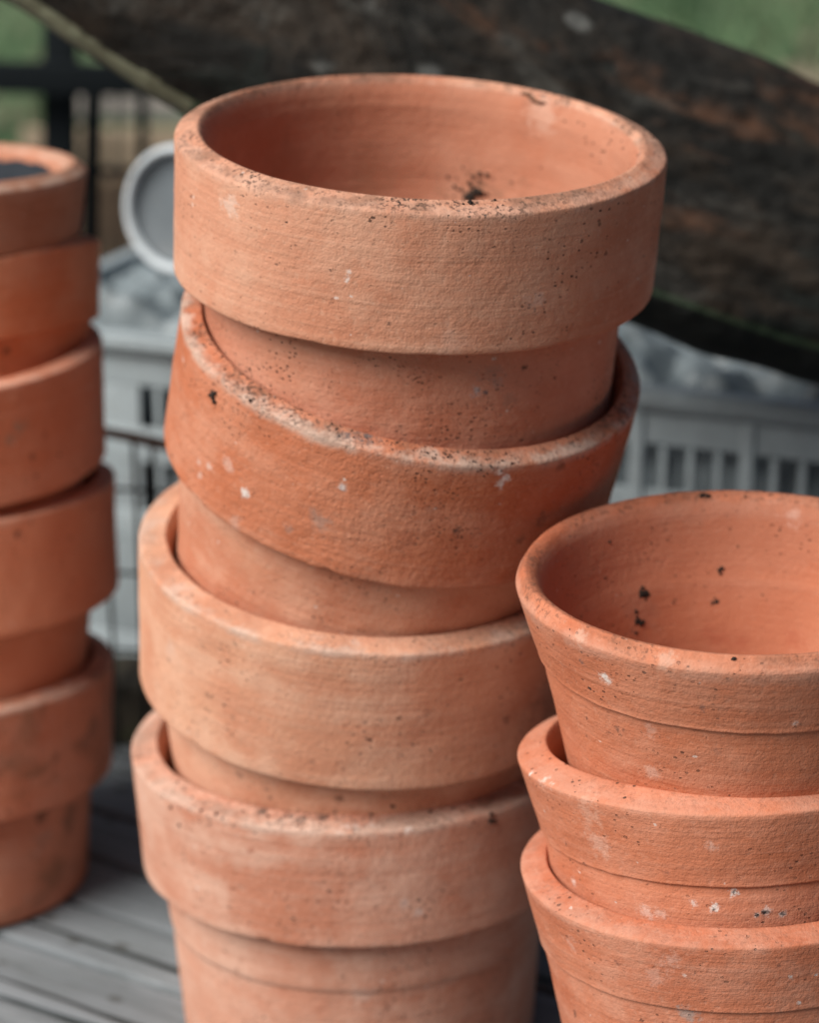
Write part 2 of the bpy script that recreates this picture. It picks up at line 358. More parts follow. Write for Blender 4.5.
sA2 = pre('A2', [(213,393,.0022,DK,.95),(215,401,.0022,DK,.95),(214,384,.0012,DK,.7),(250,401,.0018,DK,.8),(245,493,.0028,WH,.8),(229,464,.004,(.66,.45,.38),.5),(199,462,.002,WH,.35),(200,475,.002,WH,.35),(209,466,.0025,WH,.4),
   (342,487,.0026,(.62,.55,.53),.8),(320,521,.0055,GY,.45),(288,529,.003,GY,.35),(184,360,.002,WH,.4),(499,471,.0022,WH,.8),(505,477,.0024,WH,.9),(500,484,.0026,WH,.8),(495,474,.001,GY,.7),
   (457,530,.0022,DK,.75),(520,540,.003,(.2,.09,.06),.6),(540,519,.004,(.2,.09,.06),.7),(560,467,.003,(.14,.08,.06),.7),(430,510,.002,(.3,.12,.08),.5),(405,540,.006,(.36,.13,.08),.4),(345,434,.004,(.12,.1,.1),.8),(370,438,.004,(.12,.1,.1),.85),(360,436,.004,(.1,.09,.09),.85),(442,457,.0016,DK,.7),(452,458,.0013,DK,.7),(300,585,.0014,DK,.0),
   (235,524,.004,(.55,.42,.36),.3),(222,536,.0013,DK,.0)])
sA3 = pre('A3', [(168,660,.0016,(.25,.12,.08),.75),(157,663,.0016,(.3,.15,.1),.5),(207,695,.0018,(.25,.12,.08),.75),(233,717,.002,(.35,.18,.12),.6),(191,672,.001,DK,.6),(320,645,.0015,WH,.35),(364,731,.001,DK,.7),(312,762,.0016,(.3,.15,.1),.6),
   (506,719,.0026,(.22,.1,.07),.65),(427,712,.003,(.3,.13,.08),.55),(365,722,.0014,DK,.5),(545,700,.014,(.26,.13,.09),.45),(239,775,.0022,(.2,.1,.07),.7),(267,789,.0018,(.2,.1,.07),.7),(270,798,.0016,(.2,.1,.07),.6),(340,799,.003,(.15,.07,.05),.8),(335,811,.002,DK,.7),(170,650,.006,(.68,.46,.36),.5)])
sA4 = pre('A4', [(345,824,.004,(.62,.56,.52),.5),(358,823,.004,(.62,.56,.52),.5),(372,822,.004,(.62,.56,.52),.4),(408,830,.0022,WH,.6),(251,850,.0022,(.35,.12,.07),.75),(163,865,.0013,(.2,.1,.05),.8),(194,822,.0009,DK,.8),(318,901,.001,DK,.8),(329,891,.001,DK,.8),(340,873,.003,(.32,.14,.09),.55),(418,912,.003,(.6,.5,.46),.55),(405,903,.003,(.6,.5,.46),.4),
   (262,810,.0035,(.05,.045,.04),.8),(300,818,.003,(.05,.045,.04),.7),(323,817,.003,(.05,.045,.04),.7),(285,815,.003,(.06,.05,.045),.6),(236,971,.002,(.3,.15,.1),.6),(240,960,.0015,(.3,.15,.1),.5),(362,995,.006,(.6,.44,.37),.4),(382,986,.001,DK,.6)])
sR1 = pre('R1', [(607,677,.0032,WH,.75),(584,661,.0018,(.12,.1,.1),.7),(542,626,.0013,WH,.6),(580,637,.004,(.7,.5,.4),.35),(665,660,.005,(.7,.5,.4),.35),(703,707,.002,(.2,.1,.08),.75),(713,703,.001,DK,.7),(795,722,.0016,WH,.5),
   (651,730,.004,(.7,.5,.42),.3),(587,718,.001,DK,.7),(618,729,.0016,DK,.6),(624,730,.001,DK,.6),(653,774,.004,(.68,.46,.38),.4),(716,751,.0022,(.3,.14,.1),.4),(586,736,.001,DK,.6)])
sR2 = pre('R2', [(533,774,.0018,WH,.75),(545,782,.003,(.78,.62,.56),.7),(553,786,.002,(.78,.62,.56),.6),(590,812,.008,(.68,.42,.32),.4),(600,842,.007,(.70,.46,.37),.4),(712,844,.003,(.72,.5,.42),.5),(667,872,.0017,(.3,.12,.08),.6),(566,844,.0008,DK,.8),
   (734,892,.0021,WH,.9),(714,907,.0024,WH,.85),(757,914,.0016,WH,.6),(766,911,.0024,WH,.6),(783,914,.0018,WH,.6),(734,891,.0013,DK,.95),(714,908,.0013,DK,.95),(757,914,.0013,DK,1),(765,912,.0016,DK,1),(783,914,.0013,DK,.85),(694,902,.002,WH,.5),(574,881,.0026,(.75,.6,.54),.6),(647,912,.004,(.72,.5,.42),.6),(660,913,.003,(.72,.5,.42),.5)])
sR3 = pre('R3', [(619,961,.002,(.2,.08,.06),.75),(620,945,.0008,DK,.8),(779,965,.0017,(.22,.09,.06),.75),(747,982,.0015,(.22,.09,.06),.6),(703,990,.002,(.3,.12,.08),.6),(790,976,.0012,WH,.8),(816,974,.001,WH,.7),(799,1003,.0012,WH,.7),(685,975,.001,WH,.5),(690,1013,.005,(.36,.3,.27),.7),(713,1021,.002,WH,.0),
   (670,960,.005,(.70,.44,.36),.4),(655,975,.005,(.70,.44,.36),.3),(576,1013,.0022,DK,.7),(572,942,.004,(.75,.5,.42),.3)])
sL3 = pre('L3', [(32,456,.0022,DK,.85),(35,475,.0016,(.12,.04,.03),.6),(19,428,.005,(.32,.22,.16),.7),(9,439,.004,(.32,.22,.16),.5),(44,434,.002,(.2,.07,.05),.6)])
sL4 = pre('L4', [(17,534,.0022,(.06,.03,.03),.8),(92,508,.002,(.1,.04,.03),.5),(70,538,.002,(.16,.06,.04),.4)])
sL5 = pre('L5', [(55,757,.004,(.14,.08,.05),.5),(90,735,.012,(.15,.11,.08),.5),(48,885,.004,(.10,.05,.04),.7),(45,838,.006,(.36,.25,.2),.5),(42,815,.006,(.07,.04,.03),.7),(70,820,.010,(.16,.10,.07),.6),(66,682,.003,WH,.45),(45,690,.005,(.5,.4,.36),.4)])
sL2 = pre('L2', [(6,351,.0022,DK,.8)])
BR = (.20, .11, .07)
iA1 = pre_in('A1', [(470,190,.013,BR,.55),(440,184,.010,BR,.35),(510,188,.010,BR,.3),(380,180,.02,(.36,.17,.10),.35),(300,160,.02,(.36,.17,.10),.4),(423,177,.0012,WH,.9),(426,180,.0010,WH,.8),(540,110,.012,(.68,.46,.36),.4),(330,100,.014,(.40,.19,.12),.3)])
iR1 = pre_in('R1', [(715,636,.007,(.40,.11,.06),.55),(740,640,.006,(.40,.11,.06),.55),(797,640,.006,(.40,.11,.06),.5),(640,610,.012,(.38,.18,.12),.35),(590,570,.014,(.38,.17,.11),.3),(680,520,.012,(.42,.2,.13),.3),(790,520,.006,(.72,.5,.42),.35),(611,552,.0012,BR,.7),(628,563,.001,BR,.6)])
mats = {
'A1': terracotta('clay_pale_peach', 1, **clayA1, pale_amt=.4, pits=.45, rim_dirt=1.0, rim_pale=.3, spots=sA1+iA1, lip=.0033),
'A2': terracotta('clay_orange_gritty', 2, (.57,.205,.11), (.66,.36,.25), (.47,.145,.068), pale_amt=.35, pits=1.2, rim_dirt=.85, rim_pale=.85, spots=sA2, rough_grain=1.5, lip=.004),
'A3': terracotta('clay_chalky_buff', 3, (.64,.325,.205), (.74,.47,.34), (.55,.235,.14), pale_amt=.5, pits=.5, rim_dirt=.35, rim_pale=.75, spots=sA3, lip=.003),
'A4': terracotta('clay_dusty_rose', 4, (.58,.29,.20), (.68,.44,.34), (.48,.19,.115), pale_amt=.6, pits=.55, rim_dirt=.8, rim_pale=.7, spots=sA4, lip=.004),
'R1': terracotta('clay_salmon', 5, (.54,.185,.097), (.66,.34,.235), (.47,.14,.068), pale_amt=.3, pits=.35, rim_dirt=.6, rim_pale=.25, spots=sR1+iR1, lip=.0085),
'R2': terracotta('clay_salmon_clean', 6, (.55,.192,.104), (.66,.34,.24), (.48,.148,.072), pale_amt=.3, pits=.3, rim_dirt=.25, rim_pale=.2, spots=sR2, lip=.005),
'R3': terracotta('clay_salmon_speckled', 7, (.55,.198,.11), (.66,.36,.26), (.47,.143,.072), pale_amt=.4, pits=.4, rim_dirt=.3, rim_pale=.2, spots=sR3, lip=.0035),
'L1': terracotta('clay_brown_dull', 8, (.52,.25,.16), (.62,.38,.28), (.42,.18,.105), pale_amt=.3, pits=.3, rim_dirt=.25, rim_pale=.6, stain=.25, lip=.004),
'L2': terracotta('clay_bright_orange', 9, (.74,.26,.125), (.76,.38,.24), (.66,.20,.09), pale_amt=.5, pits=.3, rim_dirt=.2, rim_pale=.3, spots=sL2, lip=.003),
'L3': terracotta('clay_brick_smooth', 10, (.66,.25,.145), (.70,.38,.27), (.56,.19,.10), pale_amt=.25, pits=.3, rim_dirt=.2, rim_pale=.4, spots=sL3, lip=.002),
'L4': terracotta('clay_brick_worn', 11, (.68,.26,.145), (.72,.38,.26), (.60,.195,.10), pale_amt=.2, pits=.35, rim_dirt=.2, rim_pale=.3, spots=sL4, lip=.002),
'L5': terracotta('clay_brick_stained', 12, (.62,.25,.15), (.64,.36,.27), (.52,.18,.10), pale_amt=.25, pits=.4, rim_dirt=.6, rim_pale=.6, spots=sL5, stain=.55, lip=.003),
}
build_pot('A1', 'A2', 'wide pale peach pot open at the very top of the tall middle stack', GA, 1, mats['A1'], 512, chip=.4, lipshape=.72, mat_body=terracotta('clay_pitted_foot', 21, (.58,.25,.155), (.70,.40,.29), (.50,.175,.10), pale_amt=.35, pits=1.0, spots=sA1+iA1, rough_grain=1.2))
build_pot('A2', 'A3', 'gritty orange pot with white flecks, second from top of the middle stack, tilted', GA, 2, mats['A2'], 512, amp=.0006, chip=1.5, mat_body=terracotta('clay_buff_foot', 22, (.60,.29,.18), (.70,.43,.31), (.52,.20,.115), pale_amt=.45, pits=.6, spots=sA2))
build_pot('A3', 'A4', 'chalky buff pot, third down in the middle stack, below the gritty orange one', GA, 3, mats['A3'], 448, chip=.8)
build_pot('A4', None, 'dusty pinkish pot at the bottom of the middle stack, white smears on its rim', GA, 4, mats['A4'], 448, chip=1.8, groove=[.030])
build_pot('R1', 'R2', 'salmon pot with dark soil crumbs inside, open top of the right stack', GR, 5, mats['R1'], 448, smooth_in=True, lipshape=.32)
build_pot('R2', 'R3', 'smooth salmon pot in the middle of the right stack, white-ringed pits on its body', GR, 6, mats['R2'], 448, chip=1.4)
build_pot('R3', None, 'speckled salmon pot at the bottom of the right stack, cut by the lower edge', GR, 7, mats['R3'], 448, chip=1.)
build_pot('L1', 'L2', 'dull brown pot filled with dark soil on top of the left stack', GL, 8, mats['L1'], 256, lipshape=.5, step=.0025, length=.085)
build_pot('L2', 'L3', 'bright orange tapered pot, second from top of the left stack', GL, 9, mats['L2'], 256, step=.0025)
build_pot('L3', 'L4', 'brick red pot with a grey smudge, third down in the left stack', GL, 10, mats['L3'], 256, step=.0025)
build_pot('L4', 'L5', 'worn orange-red pot, fourth down in the left stack, just above the stained bottom one', GL, 11, mats['L4'], 256, step=.0025)
build_pot('L5', None, 'dark-stained pot standing on the deck at the bottom of the left stack', GL, 12, mats['L5'], 256, step=.0025)

# ------------------------------------------------------------------ soil and debris
def mat_soil(name, a, b):
    g = N(name); n = g.noise(g.obj, 300, 4, .7); return g.out(g.mix(n, a, b), .9, g.bump(n, .001), .25)
SOIL = mat_soil('dark_soil', (.010, .008, .007), (.05, .035, .028))
def crumb(bm, p, r, sq=(1, 1, 1)):
    t = bmesh.ops.create_icosphere(bm, subdivisions=2, radius=1); k = random.uniform(0, 99)
    ax = Matrix.Rotation(random.uniform(0, 6.28), 3, Vector((random.gauss(0, 1), random.gauss(0, 1), random.gauss(0, 1))).normalized())
    for v in t['verts']:
        d = v.co.copy(); f = 1+.55*noise.noise(d*1.6+Vector((k, 0, 0)))+.35*noise.noise(d*4+Vector((0, k, 0)))
        v.co = p+(ax@Vector((d.x*sq[0], d.y*sq[1], d.z*sq[2])))*r*f
def clump(key, px, py, r, label, n=7, vert=1.6, group=None, cat='soil'):
    q, nn = hit(key, px, py)
    if q is None: return
    bm = bmesh.new()
    up = (Vector((0, 0, 1))-nn*nn.z).normalized() if abs(nn.z) < .95 else Vector((0, 1, 0)); sd_ = nn.cross(up)
    for i in range(n): crumb(bm, q-q+nn*r*.2+up*random.gauss(0, r*.55*vert)+sd_*random.gauss(0, r*.45), r*random.uniform(.25, .6))
    o = bm_obj('soil_clump', bm, SOIL, smooth=True); o.location = q; tag(o, label, cat, group)
GS = 'crumbs of dark soil stuck inside the right open pot'
clump('A1', 478, 192, .0027, 'heap of black soil inside the top pot of the middle stack, against its far wall', 14, .5)
clump('A1', 470, 197, .0030, 'low black soil crumb left beside the heap inside the middle stack top pot', 8, .4)
clump('R1', 645, 597, .0026, 'largest black soil crumb on the inner wall of the right open pot', 12, 1.5, GS)
clump('R1', 638, 619, .0024, 'black soil crumb just below the largest one inside the right open pot', 11, 1.1, GS)
clump('R1', 714, 601, .0017, 'single dark crumb right of the two big ones inside the right open pot', 8, 1.2, GS)
clump('R1', 721, 570, .0015, 'small dark crumb highest on the inner wall of the right open pot', 6, 1., GS)
clump('R1', 674, 600, .0009, 'tiny dark crumb between the big crumbs and the single one inside the right pot', 4, 1., GS)
clump('R1', 636, 633, .0013, 'greyish crumb lowest of all inside the right open pot', 5, .8, GS)
clump('R1', 705, 496, .0018, 'dark crumb sitting on the far lip of the right open pot', 8, .6)
clump('R1', 746, 497, .0009, 'thin dark fleck on the far lip of the right open pot', 4, 1.8)
clump('R1', 735, 659, .0011, 'dark fleck on the near lip of the right open pot', 5, .3)
clump('A2', 213, 396, .0017, 'black dirt blob on the upper left of the gritty orange pot', 10, 1.5)
clump('A2', 250, 400, .0010, 'small dark grit bit under the rim of the gritty orange pot', 5, 1.)
def specks(key, pts, name, label):
    bm = bmesh.new(); n = 0
    for (px, py, r) in pts:
        q, nn = hit(key, px, py)
        if q is None: continue
        crumb(bm, q+nn*r*.3, r); n += 1
    if n:
        o = bm_obj(name, bm, SOIL, smooth=True); o['kind'] = 'stuff'; tag(o, label, 'soil')
sp = [(random.gauss(470, 22), random.gauss(186, 8), abs(random.gauss(.0004, .0003))+.00025) for _ in range(34)]
sp += [(random.gauss(615, 22), random.gauss(135, 10), .0004) for _ in range(14)]+[(random.uniform(575, 655), random.uniform(120, 165), random.uniform(.0002, .0005)) for _ in range(14)]
specks('A1', sp, 'soil_specks', 'scattered soil specks inside the top pot of the middle stack')
specks('R1', [(random.uniform(560, 800), random.uniform(520, 600), abs(random.gauss(.0002, .00015))+.00015) for _ in range(18)], 'soil_specks', 'scattered soil specks inside the right open pot')
sp = []
for i in range(260):
    t = random.random(); px = 190+t*330; py = 325+135*math.sin(min(1, t*1.05)*math.pi/2)**.8+random.gauss(0, 6); sp.append((px, py, abs(random.gauss(.00014, .00014))+.00012))
specks('A2', sp, 'soil_specks', 'dark grit along the dirty rim of the gritty orange pot')
specks('A4', [(170+random.random()*330, 770+48*math.sin(random.random()*1.5)+random.gauss(0, 6), abs(random.gauss(.0003, .00025))+.0002) for _ in range(60)], 'soil_specks', 'dark grit along the rim of the bottom pot in the middle stack')
# curled root on the far lip of the top pot
bm = bmesh.new(); pts = []
for (px, py) in ((522, 93.5), (527, 94.5), (531, 97.5), (534, 101), (540, 103), (546, 103.5)):
    q, nn = hit('A1', px, py)
    if q is not None: pts.append(q+nn*.0006)
if len(pts) > 2:
    o0 = pts[0].copy(); add_tube(bm, [p-o0 for p in pts], [.0004, .0007, .0009, .0008, .0007, .0003][:len(pts)], 8)
    o = bm_obj('root_fragment', bm, mat_soil('root_brown', (.09, .04, .02), (.16, .08, .05)), smooth=True); o.location = o0; tag(o, 'short curled brown root lying on the far lip of the middle stack top pot', 'root')
# soil filling the left top pot
M = frame('L1'); bm = bmesh.new(); bmesh.ops.create_circle(bm, cap_ends=False, segments=96, radius=.0795)
bm.free(); vs, fs = [], []; ns, nr = 96, 26
for i in range(nr+1):
    for k in range(ns):
        r = .0795*i/nr if i else .0004; t = 2*math.pi*k/ns; p = Vector((r*math.cos(t), r*math.sin(t), 0)); vs.append((p.x, p.y, .0022*noise.noise(p*70)+.0015*noise.noise(p*200)))
fs = [(i*ns+k, (i+1)*ns+k, (i+1)*ns+(k+1) % ns, i*ns+(k+1) % ns) for i in range(nr) for k in range(ns)]+[tuple(range(ns))]
o = mesh_obj('potting_soil', vs, fs, mat_soil('damp_black_soil', (.018, .024, .032), (.055, .065, .078))); o.matrix_world = M@Matrix.Translation((0, 0, -.0068)); tag(o, 'dark bluish damp soil filling the top pot of the left stack', 'soil')

# ------------------------------------------------------------------ plastic crate behind
def mat_plastic(name, col, col2, rough=.45, sc=9):
    g = N(name); n = g.noise(g.obj, sc, 5, .65); f = g.noise(g.obj, 120, 3, .6)
    c = g.mix(g.ramp(n, .4, .7), col, col2); c = g.mix(g.ramp(f, .55, .75, 0, .3), c, (.2, .2, .18)); return g.out(c, rough, g.bump(f, .0006), .4)
CR = mat_plastic('grey_white_plastic', (.34, .395, .42), (.26, .30, .32))
zt = .245
a = at_z(98, 330, zt); b = at_z(819, 406, zt); cang = math.atan2(b.y-a.y, b.x-a.x); ed_ = (b-a).normalized(); a = a-ed_*.09; L = (b-a).length+.14
crate = empty('plastic_crate', 'large pale grey slatted plastic crate standing behind the pot stacks', 'crate', (a.x, a.y, 0), (0, 0, cang))
D = .30
ZO = .010
def wall(x0, x1, y0, y1, axis, solid_end=.0, seed=0):
    bm = bmesh.new()
    def bx(u0, u1, z0, z1, pad=0):
        z0 = z0+ZO if z0 > .01 else z0; z1 += ZO
        if axis == 'x': add_box(bm, u0, u1, y0-pad, y1+pad, z0, z1)
        else: add_box(bm, x0-pad, x1+pad, u0, u1, z0, z1)
    U0, U1 = (x0, x1) if axis == 'x' else (y0, y1)
    bx(U0, U1, .199, .222); bx(U0, U1, .0, .022); bx(U0, U1, .146, .170); bx(U0, U1, .090, .112)
    bx(U0, U0+solid_end, .0225, .1985, -.0003)
    u = U0+solid_end+.011; k = 0
    while u < U1-.005:
        if k % 4 == 3: bx(u-.0015, u+.0075, .003, .221, .0022); 
        else: bx(u, u+.0046, .0228, .1982, -.0004)
        u += .0172; k += 1
    return bm
bm_obj('wall', wall(0.003, L-.003, .003, .006, 'x', .114), CR, crate, bevel=.0008)
bm_obj('wall', wall(0.003, L-.003, D-.006, D-.003, 'x'), CR, crate, bevel=.0008)
bm_obj('wall', wall(.0005, .0029, .0062, D-.0062, 'y'), CR, crate, bevel=.0008)
bm_obj('wall', wall(L-.0029, L-.0005, .0062, D-.0062, 'y'), CR, crate, bevel=.0008)
bm = bmesh.new()
for (z0, z1, e) in ((.2322, .2362, .004), (.2364, .242, .007), (.2422, .2452, .0045)):
    add_box(bm, -e, L+e, -e, .008, z0, z1); add_box(bm, -e, L+e, D-.008, D+e, z0, z1); add_box(bm, -e, .008, .0083, D-.0083, z0, z1); add_box(bm, L-.008, L+e, .0083, D-.0083, z0, z1)
bm_obj('rim', bm, CR, crate, bevel=.001)
bm = bmesh.new(); add_box(bm, .004, L-.004, .007, D-.007, .004, .009); bm_obj('floor', bm, CR, crate)
# crumpled sheet of plastic and bottles heaped in it
def crumple(name, x0, x1, y0, y1, z, amp, mat, label, cat, seed):
    vs, fs = [], []; nx, ny = 90, 60
    for j in range(ny+1):
        for i in range(nx+1):
            x = x0+(x1-x0)*i/nx; y = y0+(y1-y0)*j/ny; p = Vector((x, y, seed))
            e = min(i, nx-i, j, ny-j)/6
            hgt = amp*(abs(noise.noise(p*14))*1.6+abs(noise.noise(p*31))*.8+.25*noise.noise(p*80))*min(1, e+.3)-.16*max(0, 1-e)**1.5+.02*min(1, e)
            vs.append((x+.006*noise.noise(p*25), y+.006*noise.noise(p*27+Vector((5, 5, 5))), z+hgt))
    fs = [(j*(nx+1)+i, j*(nx+1)+i+1, (j+1)*(nx+1)+i+1, (j+1)*(nx+1)+i) for j in range(ny) for i in range(nx)]
    o = mesh_obj(name, vs, fs, mat); sm = o.modifiers.new('thickness', 'SOLIDIFY'); sm.thickness = .0006
    o.matrix_world = Matrix.Translation((a.x, a.y, 0))@Matrix.Rotation(cang, 4, 'Z'); return tag(o, label, cat)
PL = mat_plastic('cloudy_film', (.20, .24, .26), (.135, .165, .18), .45, 20)
crumple('plastic_sheet', .012, L*.52, .012, D-.012, .214, .030, PL, 'crumpled translucent plastic sheeting heaped in the left of the crate', 'plastic sheet', 1.3)
crumple('plastic_sheet', L*.53, L-.012, .012, D-.012, .198, .034, PL, 'crumpled greyish plastic film in the right of the crate under the dark slab', 'plastic sheet', 8.3)

# white plastic pot lying on its side
def bucket():
    c = at_y(176, 210, 1.56); r = 61.5/FPX*1.685
    e = empty('plastic_pot', 'white plastic pot lying on its side, grey inside, behind the middle stack', 'plastic pot', c)
    ax = Vector((-.50, -.86, .12)).normalized(); q = ax.to_track_quat('Z', 'Y'); e.rotation_mode = 'QUATERNION'; e.rotation_quaternion = q
    def rev(prof, n=96):
        vs = [(p[0]*math.cos(2*math.pi*k/n), p[0]*math.sin(2*math.pi*k/n), p[1]) for p in prof for k in range(n)]
        return vs, [(i*n+k, i*n+(k+1) % n, (i+1)*n+(k+1) % n, (i+1)*n+k) for i in range(len(prof)-1) for k in range(n)]
    wp = mat_plastic('white_plastic', (.62, .68, .72), (.54, .60, .64), .45); gp = mat_plastic('grey_inside', (.13, .155, .175), (.11, .13, .145), .6)
    vs, fs = rev([(r*.80, -.10), (r*.82, -.012), (r*.94, -.010)]+bez((r*.97, -.010), (r*1.01, -.006), (r*.98, 0), 5)+bez((r*.96, .0015), (r*.90, .004), (r*.85, -.0005), 6)+[(r*.845, -.003)]); mesh_obj('rim', vs, fs, wp, e)
    vs, fs = rev([(.0005, -.008), (r*.3, -.008), (r*.72, -.0075), (r*.82, -.0055), (r*.846, -.0028)]); mesh_obj('inner_cup', vs, fs, gp, e)
    vs, fs = rev([(.0005, -.101), (r*.78, -.101), (r*.80, -.0995)]); mesh_obj('base', vs, fs, wp, e)
bucket()

# thin dark wire rack between the stacks
WR = N('dark_wire'); WR = WR.out(WR.mix(WR.noise(WR.obj, 60, 4, .7), (.02, .03, .03), (.06, .055, .045)), .6)
y0 = 1.395
e = empty('wire_rack', 'thin dark wire rack standing between the left and middle stacks', 'wire rack', (at_z(133, 700).x, y0, 0))
E0 = Vector(e.location)
def wire(name, pts, r, mat=WR):
    bm = bmesh.new(); add_tube(bm, [p-E0 for p in pts], r, 8); return bm_obj(name, bm, mat, e, smooth=True)
for (ya, yb) in ((488, 496), (572, 578), (649, 655)): wire('wire', [at_y(-60, ya-2, y0), at_y(100, ya, y0), at_y(300, yb+4, y0)], .0013)
def drop(px, py0, dy=.0):
    p = at_y(px, py0, y0+dy); return [p, Vector((p.x+.001, p.y, p.z*.5)), Vector((p.x, p.y, .001))]
for (px, py) in ((108, 560), (133, 438), (152, 440), (240, 440), (-30, 440)): wire('wire', drop(px, py, .003), .0014)
bm = bmesh.new(); q = [at_y(x, y, y0-.004) for x, y in ((60, 424), (100, 431), (135, 438), (170, 446), (230, 452), (300, 462))]; q0 = q[0].copy()
add_tube(bm, [p-q0 for p in q], [.0022, .003, .0034, .0036, .003, .0024], 10)
tw = bm_obj('bamboo_cane', bm, mat_soil('brown_cane', (.13, .06, .04), (.24, .14, .09)), smooth=True); tw.location = q0; tag(tw, 'brown cane lying across the thin dark wire rack', 'cane')
# made-up mossy timber, painted dark for the shade at the foot of the crate
def mat_moss(name, a1, b1, c1, amt=.5, s=14, stretch=(1, 1, 1), rot=(0, 0, 0)):
    g = N(name); v = g.map(scale=stretch, rot=rot); n = g.noise(v, s, 7, .7, .8); f = g.noise(g.obj, 90, 5, .7); m = g.noise(v, s*.6, 5, .6)
    c = g.mix(g.ramp(n, .35, .65), a1, b1); c = g.mix(g.ramp(m, .52, .64, 0, amt), c, c1); c = g.mix(g.ramp(f, .45, .7, 0, .5), c, a1)
    return g.out(c, .9, g.bump(g.math('ADD', n, g.math('MULTIPLY', f, .5)), .008), .25)
MB = mat_moss('mossy_shade_wood', (.020, .018, .014), (.07, .06, .045), (.06, .075, .03), .7, 30)
pa = at_z(60, 742); pb = at_z(260, 752); bm = bmesh.new(); add_box(bm, -.25, .35, 0, .05, .001, .040)
bmesh.ops.subdivide_edges(bm, edges=bm.edges[:], cuts=20, use_grid_fill=True)
for v in bm.verts: v.co += Vector((0, 1, 1))*.003*noise.noise(v.co*30); v.co.z = max(v.co.z, .001)
tb = bm_obj('mossy_shade_timber', bm, MB, smooth=True); tb.location = (pa.x, pa.y, 0); tb.rotation_euler.z = math.atan2(pb.y-pa.y, pb.x-pa.x); tag(tb, 'made-up dark mossy timber standing in for the shade at the foot of the crate', 'timber')

